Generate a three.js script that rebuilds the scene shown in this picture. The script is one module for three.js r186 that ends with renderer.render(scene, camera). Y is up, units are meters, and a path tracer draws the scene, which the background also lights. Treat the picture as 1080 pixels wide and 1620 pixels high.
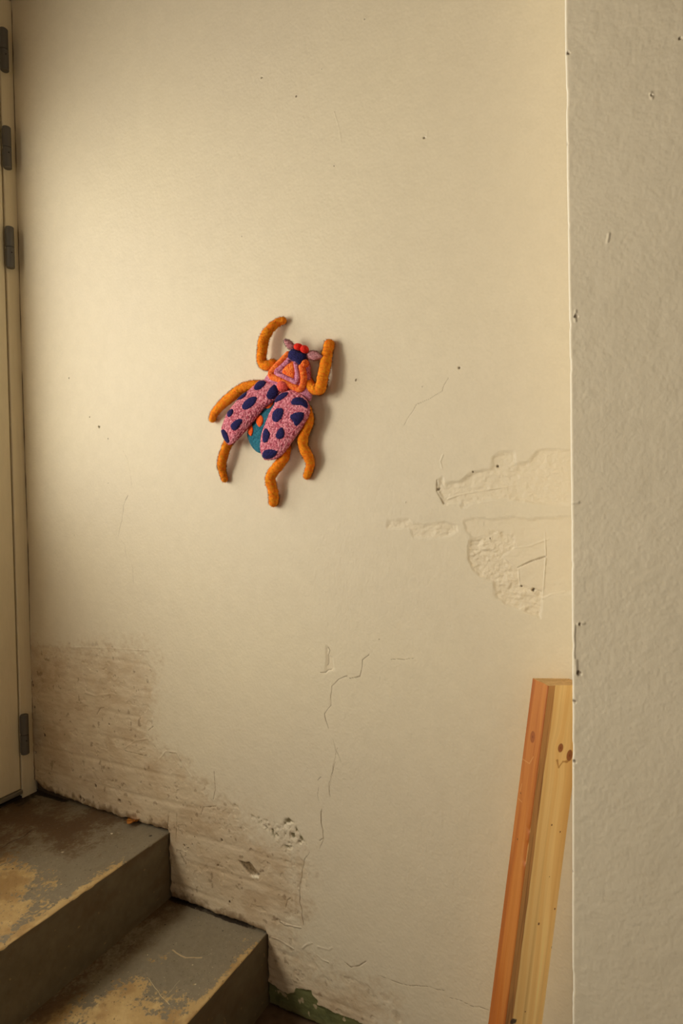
import * as THREE from 'three';
import { RectAreaLightUniformsLib } from 'three/addons/lights/RectAreaLightUniformsLib.js';
import { mergeGeometries } from 'three/addons/utils/BufferGeometryUtils.js';
import { RoundedBoxGeometry } from 'three/addons/geometries/RoundedBoxGeometry.js';

// ---------------------------------------------------------------- camera, light, exposure
const scene = new THREE.Scene();
const camera = new THREE.PerspectiveCamera(79.31, 1080 / 1620, 0.05, 60);
camera.position.set(1.7949, 1.3161, 1.3);
camera.rotation.set(THREE.MathUtils.degToRad(-1.4646), THREE.MathUtils.degToRad(27.058), THREE.MathUtils.degToRad(-0.955), 'YXZ');
scene.background = new THREE.Color(0.75, 0.8, 0.85);          // overcast sky beyond the door glass

const renderer = new THREE.WebGLRenderer({ antialias: true });
renderer.toneMapping = THREE.LinearToneMapping;
renderer.toneMappingExposure = 1.01;
renderer.outputColorSpace = THREE.SRGBColorSpace;
renderer.shadowMap.enabled = true;
RectAreaLightUniformsLib.init();

const ROOM = { x1: 4.2, y1: 3.25, z1: 4.2 };                   // back wall is z = 0, door wall is x = 0
const Y1 = 0.1877, Y2 = 0.3754, X1 = 0.8919, X2 = 0.5647;      // tread and landing heights, nosings
const PIERX = 1.672, PIERZ = 0.25;
const DOORS = [{ z0: 0.045, z1: 0.955 }, { z0: 0.965, z1: 1.875 }];
const PANES = [[0.19, 0.82, 1.3, 2.42], [1.06, 1.76, 1.16, 2.12]];             // near and far edge, sill and head of the glass in each leaf
const SIDE = { z0: 2.3, z1: 3.5, lo: 0.9, hi: 2.1 };           // unseen window further along the door wall, added for fill light
const FILL_WIN = { x0: 1.5, x1: 3.1, lo: 0.8, hi: 2.2 };             // unseen window behind the camera, added as weak fill

function areaLight(color, intensity, w, h, pos, target) {
  const l = new THREE.RectAreaLight(new THREE.Color(...color), intensity, w, h);
  l.position.set(...pos); l.lookAt(...target); l.name = 'daylight'; scene.add(l);
}
// daylight through the glazing of the two door leaves, then fill from two added, unseen windows
DOORS.forEach((d, i) => {
  const [a, b, lo, hi] = PANES[i];
  areaLight([1, 0.94, 0.81], i ? 15.5 : 2.7, b - a, hi - lo, [-0.043, (lo + hi) / 2, (a + b) / 2], [1, (lo + hi) / 2, (a + b) / 2]);
});
areaLight([1, 0.94, 0.82], 4.0, SIDE.z1 - SIDE.z0, SIDE.hi - SIDE.lo, [0.012, (SIDE.lo + SIDE.hi) / 2, (SIDE.z0 + SIDE.z1) / 2], [1, (SIDE.lo + SIDE.hi) / 2, (SIDE.z0 + SIDE.z1) / 2]);
areaLight([1, 0.84, 0.64], 0.8, FILL_WIN.x1 - FILL_WIN.x0, FILL_WIN.hi - FILL_WIN.lo, [(FILL_WIN.x0 + FILL_WIN.x1) / 2, (FILL_WIN.lo + FILL_WIN.hi) / 2, ROOM.z1 - 0.012], [(FILL_WIN.x0 + FILL_WIN.x1) / 2, (FILL_WIN.lo + FILL_WIN.hi) / 2, 0]);

// ---------------------------------------------------------------- helpers
function rng(seed) { let s = seed >>> 0; return () => { s = (s + 0x6d2b79f5) | 0; let t = Math.imul(s ^ (s >>> 15), 1 | s); t = (t + Math.imul(t ^ (t >>> 7), 61 | t)) ^ t; return ((t ^ (t >>> 14)) >>> 0) / 4294967296; }; }
const TB = new Float32Array(65536); { const r = rng(77); for (let i = 0; i < 65536; i++) TB[i] = r(); }
const hsh = (x, y) => TB[((x & 255) + (Math.imul(y, 57) & 255) * 256 + Math.imul(y >> 8, 131)) & 65535];
function vn(x, y) {                                            // value noise, -1..1
  const xi = Math.floor(x), yi = Math.floor(y); let u = x - xi, v = y - yi; u = u * u * (3 - 2 * u); v = v * v * (3 - 2 * v);
  const a = hsh(xi, yi), b = hsh(xi + 1, yi), c = hsh(xi, yi + 1), d = hsh(xi + 1, yi + 1);
  return (a + (b - a) * u + (c - a) * v + (a - b - c + d) * u * v) * 2 - 1;
}
function fbm(x, y, n = 4) { let s = 0, a = 0.5, f = 1; for (let i = 0; i < n; i++) { s += a * vn(x * f + i * 17.3, y * f + i * 9.1); a *= 0.5; f *= 2.03; } return s; }
const clamp = (x, a = 0, b = 1) => Math.min(b, Math.max(a, x));
const sst = (a, b, x) => { const t = clamp((x - a) / (b - a)); return t * t * (3 - 2 * t); };
const mix = (a, b, t) => a + (b - a) * t;
function segD(px, py, a, b) { const dx = b[0] - a[0], dy = b[1] - a[1], t = clamp(((px - a[0]) * dx + (py - a[1]) * dy) / (dx * dx + dy * dy + 1e-12)); return Math.hypot(px - a[0] - t * dx, py - a[1] - t * dy); }
function lineD(px, py, L, closed) { let d = 9; for (let i = 0; i < L.length - (closed ? 0 : 1); i++) d = Math.min(d, segD(px, py, L[i], L[(i + 1) % L.length])); return d; }
function inside(px, py, L) { let c = false; for (let i = 0, j = L.length - 1; i < L.length; j = i++) if ((L[i][1] > py) !== (L[j][1] > py) && px < ((L[j][0] - L[i][0]) * (py - L[i][1])) / (L[j][1] - L[i][1]) + L[i][0]) c = !c; return c; }
const sdP = (px, py, L) => (inside(px, py, L) ? 1 : -1) * lineD(px, py, L, true);   // positive inside
function bbox(L, m) { const b = [9e9, 9e9, -9e9, -9e9]; for (const p of L) { b[0] = Math.min(b[0], p[0] - m); b[1] = Math.min(b[1], p[1] - m); b[2] = Math.max(b[2], p[0] + m); b[3] = Math.max(b[3], p[1] + m); } return b; }

class Field {                                                  // numbers on a grid over a rectangle in metres
  constructor(x0, y0, x1, y1, nx, ny, ch = 1) { Object.assign(this, { x0, y0, x1, y1, nx, ny, ch, d: new Float32Array(nx * ny * ch), sx: (x1 - x0) / (nx - 1), sy: (y1 - y0) / (ny - 1) }); }
  each(fn, b) {
    const i0 = b ? Math.max(0, Math.floor((b[0] - this.x0) / this.sx)) : 0, i1 = b ? Math.min(this.nx - 1, Math.ceil((b[2] - this.x0) / this.sx)) : this.nx - 1;
    const j0 = b ? Math.max(0, Math.floor((b[1] - this.y0) / this.sy)) : 0, j1 = b ? Math.min(this.ny - 1, Math.ceil((b[3] - this.y0) / this.sy)) : this.ny - 1;
    for (let j = j0; j <= j1; j++) for (let i = i0; i <= i1; i++) fn(this.x0 + i * this.sx, this.y0 + j * this.sy, (j * this.nx + i) * this.ch);
  }
  tint(k, rgb, t) { for (let c = 0; c < 3; c++) this.d[k + c] = mix(this.d[k + c], rgb[c], t); }
  texture() {
    let t;
    if (this.ch === 1) t = new THREE.DataTexture(this.d, this.nx, this.ny, THREE.RedFormat, THREE.FloatType);
    else {
      const a = new Uint8Array(this.nx * this.ny * 4), r = rng(5);
      for (let i = 0; i < this.nx * this.ny; i++) { const n = r() - 0.5; for (let c = 0; c < 3; c++) a[i * 4 + c] = clamp(Math.round(this.d[i * 3 + c] + n), 0, 255); a[i * 4 + 3] = 255; }
      t = new THREE.DataTexture(a, this.nx, this.ny, THREE.RGBAFormat); t.colorSpace = THREE.SRGBColorSpace;
    }
    t.magFilter = t.minFilter = THREE.LinearFilter; t.needsUpdate = true; return t;
  }
}
const used = {};
function numbered(n) { if (used[n] === undefined) { used[n] = 0; return n; } return `${n}_${String(++used[n]).padStart(3, '0')}`; }
function mesh(name, geo, mat, parent = scene, ud) {
  const m = new THREE.Mesh(geo, mat); m.name = numbered(name); m.castShadow = m.receiveShadow = true;
  if (ud) Object.assign(m.userData, ud); parent.add(m); return m;
}
function group(name, pos, ud, parent = scene) { const g = new THREE.Group(); g.name = numbered(name); g.position.set(...pos); Object.assign(g.userData, ud || {}); parent.add(g); return g; }
function boxG(x0, y0, z0, x1, y1, z1, r = 0) {
  const g = r ? new RoundedBoxGeometry(x1 - x0, y1 - y0, z1 - z0, 2, r) : new THREE.BoxGeometry(x1 - x0, y1 - y0, z1 - z0);
  g.translate((x0 + x1) / 2, (y0 + y1) / 2, (z0 + z1) / 2); return g;
}
function gridG(nu, nv, fn) {                                   // fn(i, j) -> [x, y, z, u, v]
  const p = new Float32Array(nu * nv * 3), uv = new Float32Array(nu * nv * 2), idx = new Uint32Array((nu - 1) * (nv - 1) * 6);
  for (let j = 0, k = 0; j < nv; j++) for (let i = 0; i < nu; i++, k++) { const q = fn(i, j); p.set(q.slice(0, 3), k * 3); uv.set(q.slice(3, 5), k * 2); }
  for (let j = 0, k = 0; j < nv - 1; j++) for (let i = 0; i < nu - 1; i++) { const a = j * nu + i; idx[k++] = a; idx[k++] = a + 1; idx[k++] = a + nu; idx[k++] = a + 1; idx[k++] = a + nu + 1; idx[k++] = a + nu; }
  const g = new THREE.BufferGeometry(); g.setAttribute('position', new THREE.BufferAttribute(p, 3)); g.setAttribute('uv', new THREE.BufferAttribute(uv, 2)); g.setIndex(new THREE.BufferAttribute(idx, 1)); g.computeVertexNormals(); return g;
}
const std = (o) => new THREE.MeshStandardMaterial({ roughness: 0.9, metalness: 0, ...o });
const STRUCT = (label) => ({ kind: 'structure', ...(label ? { label } : {}) });

// ---------------------------------------------------------------- back wall: painted plaster with cracks, peeled coats and old brick courses
const PAINT = [224, 210, 181];
const WX1 = 1.70, WY1 = ROOM.y1;
const peel = [                                                 // outline in metres on the wall, depth, roughness of the bared layer
  { L: [[1.3674,1.3334],[1.3723,1.3471],[1.3796,1.3537],[1.3822,1.3386],[1.417,1.3436],[1.4448,1.3631],[1.4852,1.3684],[1.4899,1.3925],[1.5009,1.403],[1.5333,1.4023],[1.5352,1.374],[1.5627,1.3807],[1.5795,1.4014],[1.596,1.4057],[1.6597,1.3996],[1.659,1.2937],[1.5951,1.2914],[1.562,1.2968],[1.5324,1.3023],[1.4889,1.3042],[1.4441,1.298],[1.4186,1.2833],[1.422,1.2982],[1.3931,1.2985],[1.3836,1.2931],[1.3743,1.3139]], d: 0.0022, r: 0.0011 },
  { L: [[1.2462,1.2419],[1.2517,1.2592],[1.3002,1.2641],[1.3075,1.2547],[1.3396,1.2502],[1.3831,1.2573],[1.4089,1.2483],[1.4111,1.2369],[1.3922,1.2253],[1.3635,1.2202],[1.3096,1.2217],[1.3023,1.2405],[1.2745,1.2412]], d: 0.0014, r: 0.0012 },
  { L: [[1.4252,1.257],[1.4482,1.2656],[1.4885,1.2621],[1.5321,1.2679],[1.5659,1.2623],[1.5949,1.2671],[1.6589,1.2696],[1.6579,1.1204],[1.6059,1.109],[1.5878,1.1006],[1.5817,1.0613],[1.5473,1.0719],[1.513,1.0828],[1.4913,1.1],[1.4871,1.1301],[1.4604,1.1378],[1.4424,1.1528],[1.4335,1.1774],[1.4358,1.2146],[1.4432,1.2247],[1.4296,1.2371]], d: 0.0016, r: 0.0004 },
  { L: [[1.4335,1.1783],[1.4372,1.2146],[1.4523,1.2194],[1.4771,1.2287],[1.4838,1.2377],[1.5318,1.2339],[1.5336,1.2033],[1.5053,1.185],[1.5311,1.1638],[1.5405,1.1589],[1.5427,1.1271],[1.5863,1.1186],[1.5817,1.0613],[1.5473,1.0719],[1.513,1.0828],[1.4913,1.1],[1.4871,1.1301],[1.4604,1.1378],[1.4424,1.1528]], d: 0.0014, r: 0.0016 },
  { L: [[1.0839,.9561],[1.0925,.9505],[1.0883,.9352],[1.1002,.9301],[1.1068,.9011],[1.0948,.8968],[1.0788,.8902],[1.0821,.9133]], d: 0.0013, r: 0.0002 },
];
const ridgeLines = [                                           // lips of paint and runs that stand proud: line, height, width
  { L: [[1.3908,1.3063],[1.4167,1.3151],[1.4624,1.3224],[1.5241,1.3308]], h: 0.0016, w: 0.003 }, { L: [[1.5315,1.2024],[1.5612,1.207],[1.5986,1.2219]], h: 0.0014, w: 0.003 },
  { L: [[1.5874,1.1006],[1.6059,1.1111],[1.631,1.1168]], h: 0.0014, w: 0.003 }, { L: [[1.5388,1.1619],[1.5651,1.1759],[1.5942,1.1867]], h: -0.0022, w: 0.0025 },
  { L: [[1.593,1.2346],[1.5943,1.1876],[1.5878,1.1014]], h: 0.0016, w: 0.0022 }, { L: [[1.5396,1.1598],[1.5423,1.1241]], h: 0.0014, w: 0.002 },
  { L: [[1.3676,1.3472],[1.3663,1.3242],[1.3817,1.2964]], h: -0.003, w: 0.003 }, { L: [[1.3812,1.4018],[1.3753,1.3883],[1.3789,1.3744]], h: 0.001, w: 0.003 },
  { L: [[.9347,.2318],[.9489,.228],[.9973,.2366]], h: 0.0025, w: 0.003 }, { L: [[.8998,.1839],[.9288,.1834],[.9509,.1795],[.9743,.1748]], h: 0.0022, w: 0.003 },
  { L: [[1.0008,.1853],[1.0132,.1982],[1.0286,.2071]], h: 0.003, w: 0.004 }, { L: [[1.0465,.2036],[1.076,.2058],[1.0835,.2134]], h: 0.002, w: 0.004 },
  { L: [[1.1191,.1894],[1.136,.1829],[1.1586,.1936],[1.1769,.21]], h: -0.0016, w: 0.0022 }, { L: [[1.043,.1812],[1.0577,.1742],[1.074,.1743]], h: 0.0018, w: 0.003 },
  { L: [[.182,.8651],[.3456,.8783],[.5189,.8869]], h: 0.001, w: 0.003 }, { L: [[.2475,.7328],[.2911,.7279],[.3527,.7422]], h: 0.002, w: 0.006 },
  { L: [[.2952,.6726],[.3083,.6922],[.3269,.6993]], h: -0.0018, w: 0.004 }, { L: [[.5365,.5786],[.5646,.6086],[.6021,.6111],[.6325,.5756],[.6577,.5519]], h: 0.0014, w: 0.004 },
  { L: [[.6855,.454],[.6932,.4767],[.7364,.4876]], h: -0.0016, w: 0.003 }, { L: [[.7341,.5826],[.7377,.5357],[.73,.5062]], h: -0.0015, w: 0.002 },
  { L: [[.5699,.4349],[.562,.3872]], h: -0.0022, w: 0.0025 }, { L: [[.5989,.4372],[.5922,.3569]], h: -0.0022, w: 0.0025 },
  { L: [[.5003,.6565],[.5196,.6713]], h: -0.002, w: 0.003 }, { L: [[.4501,.8444],[.4339,.7743],[.4236,.6786]], h: 0.001, w: 0.003 },
  { L: [[.4066,.5897],[.4481,.6182],[.4995,.6327]], h: 0.0012, w: 0.004 }, { L: [[.4063,.581],[.4753,.5803]], h: -0.0014, w: 0.003 },
  { L: [[.9352,.232],[.9659,.2315],[.996,.2356]], h: 0.0016, w: 0.003 }, { L: [[.9538,.2754],[.9586,.2956],[.9674,.3019]], h: -0.002, w: 0.003 },
  { L: [[1.1299,2.2089],[1.1426,2.1651],[1.1467,2.1265]], h: 0.0007, w: 0.002 }, { L: [[1.3562,2.1028],[1.3522,2.0814]], h: 0.0008, w: 0.002 },
];
const cracks = [
  { L: [[1.0877,.953],[1.0928,.945],[1.0883,.9331],[1.0894,.9162],[1.0864,.9086]], w: 0.0011 }, { L: [[1.0671,.8902],[1.0802,.89],[1.0876,.8951],[1.0972,.8979]], w: 0.0012 },
  { L: [[1.1954,.9441],[1.1784,.93],[1.1766,.907],[1.1718,.8919],[1.1464,.8838]], w: 0.0008 }, { L: [[1.1404,.8877],[1.1158,.878],[1.0964,.8574],[1.0941,.8123],[1.0773,.7885],[1.0793,.7716],[1.0848,.7553]], w: 0.0008 },
  { L: [[1.0974,.7325],[1.1004,.7193],[1.1054,.7031],[1.1177,.6776]], w: 0.0005 }, { L: [[1.1025,.6748],[1.0898,.6402],[1.086,.6158],[1.0878,.5882]], w: 0.0006 },
  { L: [[1.063,.6329],[1.0554,.6227]], w: 0.0007 }, { L: [[1.054,.6029],[1.0543,.5659]], w: 0.0005 },
  { L: [[1.0633,.5518],[1.061,.5347],[1.0634,.5092],[1.0648,.4812],[1.0548,.4714]], w: 0.0008 }, { L: [[1.0609,.547],[1.0661,.4793],[1.0541,.4509]], w: 0.0007 },
  { L: [[1.0256,.4365],[1.0082,.4062],[.994,.3393],[.9974,.2994],[1.0031,.2452]], w: 0.0007 }, { L: [[1.3937,1.5674],[1.382,1.5385],[1.3237,1.516],[1.2932,1.4735]], w: 0.0005 },
  { L: [[.4441,1.33],[.4359,1.316]], w: 0.0009 }, { L: [[.4359,1.316],[.4249,1.2973],[.4202,1.2547],[.3991,1.2117]], w: 0.0006 },
  { L: [[.4116,1.1976],[.4262,1.186],[.4325,1.1459]], w: 0.0004 }, { L: [[.4544,1.1278],[.4577,1.0761]], w: 0.0004 },
  { L: [[.4305,1.4573],[.4488,1.4284],[.457,1.3906],[.4588,1.3485]], w: 0.0004 },
  { L: [[1.2069,.1867],[1.2379,.1873],[1.2843,.1898],[1.3296,.203],[1.3691,.2063]], w: 0.0006 }, { L: [[1.3813,.1958],[1.4,.1989],[1.4315,.1962],[1.4684,.1995]], w: 0.0005 },
  { L: [[1.0046,.3801],[.9932,.3235],[1.0005,.2839],[1.0037,.2431]], w: 0.0006 }, { L: [[1.1084,.7107],[1.0954,.6585],[1.0861,.5921]], w: 0.0004 },
  { L: [[1.2527,.9399],[1.306,.9464]], w: 0.0005 },
];
const pits = [                                                 // [x, y, radius, depth]
  ...[[.7395,.3261,.0032,.006],[.7536,.3998,.0035,.005],[.7749,.2376,.0025,.004],[.6504,.4233,.002,.003],[.6231,.3519,.004,.004],[.6368,.3498,.002,.004],[.6518,.3633,.003,.003],[.6085,.3275,.002,.003],[.6281,.3332,.002,.003],[.6606,.3855,.002,.003],[.7512,.1515,.0014,.002]],
  ...[[.3772,.4256,.006,.006],[.2089,.4008,.009,.005],[.2229,.3965,.007,.006],[.089,.3925,.004,.005],[.1093,.3892,.004,.005],[.3445,.6492,.004,.003],[.0568,.5717,.005,.003],[.0099,.6544,.005,.006],[.0091,.5068,.004,.006],[.0023,.7387,.005,.005],[.006,.725,.005,.005],[.2782,.4512,.005,.003],[.3803,.1779,.002,.003],[.7755,.2367,.003,.004]],
  ...[[1.5688,1.1176,.0035,.005],[1.5457,1.1242,.0025,.004],[1.4984,1.3723,.003,.004],[1.3697,1.3273,.004,.004],[1.4815,1.2221,.0018,.003],[1.2942,1.2995,.002,.002],[1.4471,1.363,.0025,.003]],
  ...[[.2147,1.6866,.0028,.003],[.3362,1.5315,.0035,.005],[.2985,1.5631,.002,.003],[.3716,1.494,.002,.002],[.2171,1.2106,.0017,.002],[.4632,1.033,.0022,.003],[.3669,1.3648,.0014,.002]],
  ...[[.9298,2.3528,.003,.002],[1.0279,2.2774,.0025,.003],[1.2105,2.3925,.0022,.002],[1.347,2.0913,.003,.002],[1.0992,2.3178,.0016,.002],[.8609,1.9782,.0016,.002],[1.127,2.0872,.002,.002]],
  ...[[1.1745,1.5852,.0028,.003],[1.419,1.5863,.003,.002],[1.336,1.5538,.0016,.002],[1.2236,.9837,.0018,.002]],
];
const hole = [[.8067,.3578],[.8179,.3579],[.8304,.3591],[.8428,.363],[.852,.3579],[.8615,.3478],[.8726,.3395],[.8708,.3323],[.8563,.3318],[.8448,.328],[.8339,.3353],[.8238,.343],[.8156,.3494]];
const holeLip = [[.846,.329],[.8603,.3322],[.8732,.3309],[.8715,.325],[.852,.3231]];
const pitted = [[.8235,.5065],[.8788,.5032],[.9235,.4904],[.9676,.5079],[.9928,.4839],[1.0133,.4482],[.9658,.4252],[.9225,.4485],[.8778,.4608],[.8415,.4794]];
const older = [[-.1111,.8706],[.182,.8651],[.3456,.8783],[.5136,.8931],[.5095,.7671],[.5116,.6625],[.554,.6151],[.6274,.5787],[.6781,.5518],[.7373,.5197],[.8235,.5065],[.8781,.4724],[.9229,.4675],[1.0089,.4434],[1.0162,.3862],[.99,.3494],[1.0053,.2719],[.9869,.2065],[1.0531,.1539],[1.1876,.15],[1.232,.1169],[1.2,-.0153],[-.1796,-.5788]];   // newest coat stops here; older paint, with corner shade mixed into its tint
const green = [[.8676,.0702],[.884,.0641],[.9131,.0582],[.9385,.0507],[.9575,.0507],[.9702,.0599],[.9774,.0728],[.9985,.0776],[1.0077,.0776],[1.023,.0841],[1.0258,.0734],[1.0413,.0648],[1.0399,.0544],[1.0672,.0544],[1.0906,.052],[1.1251,.0545],[1.1534,.0554],[1.1756,.0535],[1.2218,.051],[1.2206,-.0204],[.8619,-.1685]];
// the ragged foot of the plaster above floor, step and landing
function foot(x) {
  const n = fbm(x * 34, 3.3, 5);
  if (x < X2) return Y2 + mix(0.018, 0.005, sst(0.05, 0.3, x)) + n * 0.007 + 0.018 * sst(0.06, 0.0, x);
  if (x < X1) return Y1 + 0.005 + n * 0.007;
  return 0.004 + n * 0.004;
}
const nearStepX = (x, y) => (y < Y1 ? x - X1 : y < Y2 ? x - X2 : 9);
const courseH = 0.077, brickW = 0.232;
function bricks(x, y) {                                        // depth of the joints of the old brickwork under the paint
  const row = Math.floor((y + 0.012 * vn(x * 2.5, y * 2)) / courseH), fy = (y + 0.012 * vn(x * 2.5, y * 2)) / courseH - row;
  const fx = (x + (row & 1 ? brickW / 2 : 0) + 0.02 * hsh(row, 5)) / brickW; const cx = fx - Math.floor(fx);
  const jy = Math.min(fy, 1 - fy) * courseH, jx = Math.min(cx, 1 - cx) * brickW;
  return Math.max(1 - sst(0.001, 0.009, jy), 0.5 * (1 - sst(0.001, 0.007, jx)));
}
const olderN = (x, y) => sdP(x, y, older) + 0.06 * fbm(x * 7, y * 9, 2) + 0.05 * fbm(x * 34, y * 40, 4);

const coarse = new Field(0, 0, WX1, WY1, 568, 1084);
coarse.each((x, y, k) => { coarse.d[k] = 0.0022 * fbm(x * 1.7, y * 1.7, 2) + 0.0004 * fbm(x * 7, y * 7, 2); });
for (const p of peel) coarse.each((x, y, k) => {
  const s = sdP(x, y, p.L) + 0.003 * fbm(x * 70, y * 70, 2); const t = sst(-0.0008, 0.0022, s);
  if (t > 0) coarse.d[k] -= t * (1.35 * p.d * (0.8 + 0.4 * vn(x * 14, y * 14)) - p.r * fbm(x * 55, y * 55, 3));
}, bbox(p.L, 0.01));
coarse.each((x, y, k) => {
  const s = olderN(x, y), t = sst(-0.004, 0.014, s);
  if (t > 0) { const far = sst(0.0, 0.12, s); coarse.d[k] -= t * (0.0008 + 0.0012 * fbm(x * 16, y * 24, 3) + 0.0019 * bricks(x, y) * (0.12 + 0.88 * clamp(0.5 + vn(x * 5 + 9, y * 6))) * mix(0.5, 1, far)); }
}, bbox(older, 0.08));
coarse.each((x, y, k) => { const s = sdP(x, y, hole) + 0.0015 * fbm(x * 120, y * 120, 2); coarse.d[k] -= 0.008 * sst(-0.001, 0.0025, s); }, bbox(hole, 0.01));
for (const [px, py, r, dp] of pits) if (r > 0.0028) coarse.each((x, y, k) => { const s = Math.hypot(x - px, y - py) + 0.4 * r * vn(x * 300, y * 300); coarse.d[k] -= dp * sst(r * 1.1, r * 0.4, s); }, [px - 0.015, py - 0.015, px + 0.015, py + 0.015]);
coarse.each((x, y, k) => { const s = sdP(x, y, pitted) + 0.02 * fbm(x * 40, y * 40, 3); coarse.d[k] -= sst(0, 0.015, s) * 0.004 * sst(0.05, 0.4, fbm(x * 90, y * 90, 3)); }, bbox(pitted, 0.03));
coarse.each((x, y, k) => {
  const s = sdP(x, y, green) + 0.003 * fbm(x * 80, y * 80, 3); coarse.d[k] -= 0.002 * sst(-0.0005, 0.002, s);
}, bbox(green, 0.01));
coarse.each((x, y, k) => { if (y < Y2 + 0.08) { const s = foot(x) - y; coarse.d[k] -= 0.011 * sst(-0.0015, 0.002, s); const q = nearStepX(x, y); coarse.d[k] -= 0.006 * sst(0.005 + 0.004 * vn(y * 60, 1), 0.0, q) * (q > 0 ? 1 : 0); } }, [0, 0, WX1, 0.5]);
{ // a sliver of plaster still clinging beside the upper riser
  const L = [[.5518,.3269],[.5405,.3018],[.5332,.2702],[.5249,.2382],[.5241,.2138]]; coarse.each((x, y, k) => { const d = lineD(x, y, L) + 0.002 * vn(x * 90, y * 90); coarse.d[k] += 0.012 * sst(0.006, 0.002, d); }, bbox(L, 0.02));
}

const wf = new Field(0, 0, WX1, WY1, 1500, 2048), wc = new Field(0, 0, WX1, WY1, 1500, 2048, 3);
wf.each((x, y, k) => {
  const st = fbm(x * 240, y * 225, 3), st2 = fbm(x * 85, y * 80, 2), reg = sst(-0.5, 0.5, vn(x * 1.3 + 4, y * 1.1));
  const low = mix(1.25, 0.75, sst(0.6, 2.2, y));
  wf.d[k] = low * (0.00026 * st * mix(0.6, 1.1, reg) + 0.00024 * st2) ;
  const t1 = fbm(x * 2.2, y * 2.2, 3), t2 = fbm(x * 38, y * 38, 3), g = vn(x * 300, y * 300);
  for (let c = 0; c < 3; c++) wc.d[k * 3 + c] = PAINT[c] + t1 * 5 + t2 * 3 + g * 1.6;
  wc.d[k * 3 + 2] -= t1 * 3;
});
for (const p of peel) { const b = bbox(p.L, 0.01);
  wf.each((x, y, k) => { const s = sdP(x, y, p.L) + 0.003 * fbm(x * 70, y * 70, 2), t = sst(-0.001, 0.003, s); wf.d[k] += t * p.r * (0.8 * fbm(x * 110, y * 150, 4) + 0.6 * Math.abs(vn(x * 60, y * 90))); }, b);
  wc.each((x, y, k) => { const s = sdP(x, y, p.L), t = sst(0, 0.004, s); wc.tint(k, [229, 212, 180], 0.45 * t); }, b);
}
{ const b = bbox(older, 0.08);
  wf.each((x, y, k) => { const t = sst(-0.004, 0.02, olderN(x, y)); if (t) { wf.d[k] += t * (0.0010 * fbm(x * 34, y * 85, 4) - 0.0010 * sst(0.3, 0.42, fbm(x * 40 + 7, y * 40, 3))); } }, b);
  wc.each((x, y, k) => { const s = olderN(x, y), t = sst(-0.05, 0.08, s + 0.05 * fbm(x * 130, y * 130, 3)); if (t) { wc.tint(k, [192, 162, 124], t * (0.38 + 0.16 * sst(-0.3, 0.3, fbm(x * 26, y * 40, 4)))); wc.tint(k, [158, 124, 88], t * 0.2 * sst(0.1, 0.4, fbm(x * 14, y * 22, 5))); wc.tint(k, [226, 208, 178], t * 0.25 * sst(0.2, 0.42, fbm(x * 21 + 40, y * 34, 4))); wc.tint(k, [120, 95, 70], t * 0.4 * sst(0.42, 0.52, fbm(x * 60 + 3, y * 60, 3))); } }, b);  // brown of the older coat, deepened to carry the shade of this corner
}
for (const r of ridgeLines) {
  wf.each((x, y, k) => { const d = lineD(x, y, r.L) + 0.0012 * fbm(x * 110, y * 110, 2); wf.d[k] += r.h * (0.55 + 0.45 * vn(x * 40, y * 40)) * sst(r.w, 0, d); }, bbox(r.L, 0.01));
  if (r.h < -0.0012) wc.each((x, y, k) => { const d = lineD(x, y, r.L) + 0.0012 * fbm(x * 110, y * 110, 2); wc.tint(k, [120, 95, 66], 0.55 * sst(r.w * 0.5, 0, d)); }, bbox(r.L, 0.01));
}
for (const c of cracks) {
  const wob = (x, y) => lineD(x + 0.0024 * vn(x * 60, y * 60), y + 0.0024 * vn(x * 60 + 30, y * 60), c.L);
  wf.each((x, y, k) => { wf.d[k] -= 0.0008 * sst(c.w * 1.9, c.w * 0.2, wob(x, y)); }, bbox(c.L, 0.01));
  wc.each((x, y, k) => { wc.tint(k, [96, 76, 52], clamp(c.w / 0.0008, 0.45, 1) * 0.5 * sst(c.w * 1.4, c.w * 0.3, wob(x, y) + c.w * 0.5 * vn(x * 90, y * 90))); }, bbox(c.L, 0.01));
}
for (const [px, py, r, dp] of pits) { const b = [px - 0.02, py - 0.02, px + 0.02, py + 0.02];
  wf.each((x, y, k) => { const s = Math.hypot(x - px, y - py) + 0.4 * r * vn(x * 300, y * 300); wf.d[k] -= 0.4 * dp * sst(r * 1.1, r * 0.4, s) - 0.0006 * sst(r * 2, r * 1.2, s) * sst(r, r * 1.4, s); }, b);
  wc.each((x, y, k) => { const s = Math.hypot(x - px, (y - py) * 0.8) + 0.4 * r * vn(x * 300, y * 300); wc.tint(k, [82, 64, 44], 0.75 * sst(r * 0.8, r * 0.4, s)); }, b);
}
wc.each((x, y, k) => { const s = sdP(x, y, hole) + 0.0015 * fbm(x * 120, y * 120, 2), t = sst(-0.0005, 0.001, s); wc.tint(k, [150, 128, 94], t); wc.tint(k, [96, 76, 52], t * 0.6 * sst(0, 0.3, fbm(x * 200, y * 200, 3))); }, bbox(hole, 0.01));
wc.each((x, y, k) => { wc.tint(k, [236, 222, 192], sst(0, 0.0015, sdP(x, y, holeLip) + 0.001 * vn(x * 200, y * 200))); }, bbox(holeLip, 0.01));
wf.each((x, y, k) => { const s = sdP(x, y, pitted) + 0.02 * fbm(x * 40, y * 40, 3); wf.d[k] += sst(0, 0.02, s) * 0.0024 * fbm(x * 120, y * 120, 4); }, bbox(pitted, 0.03));
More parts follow.
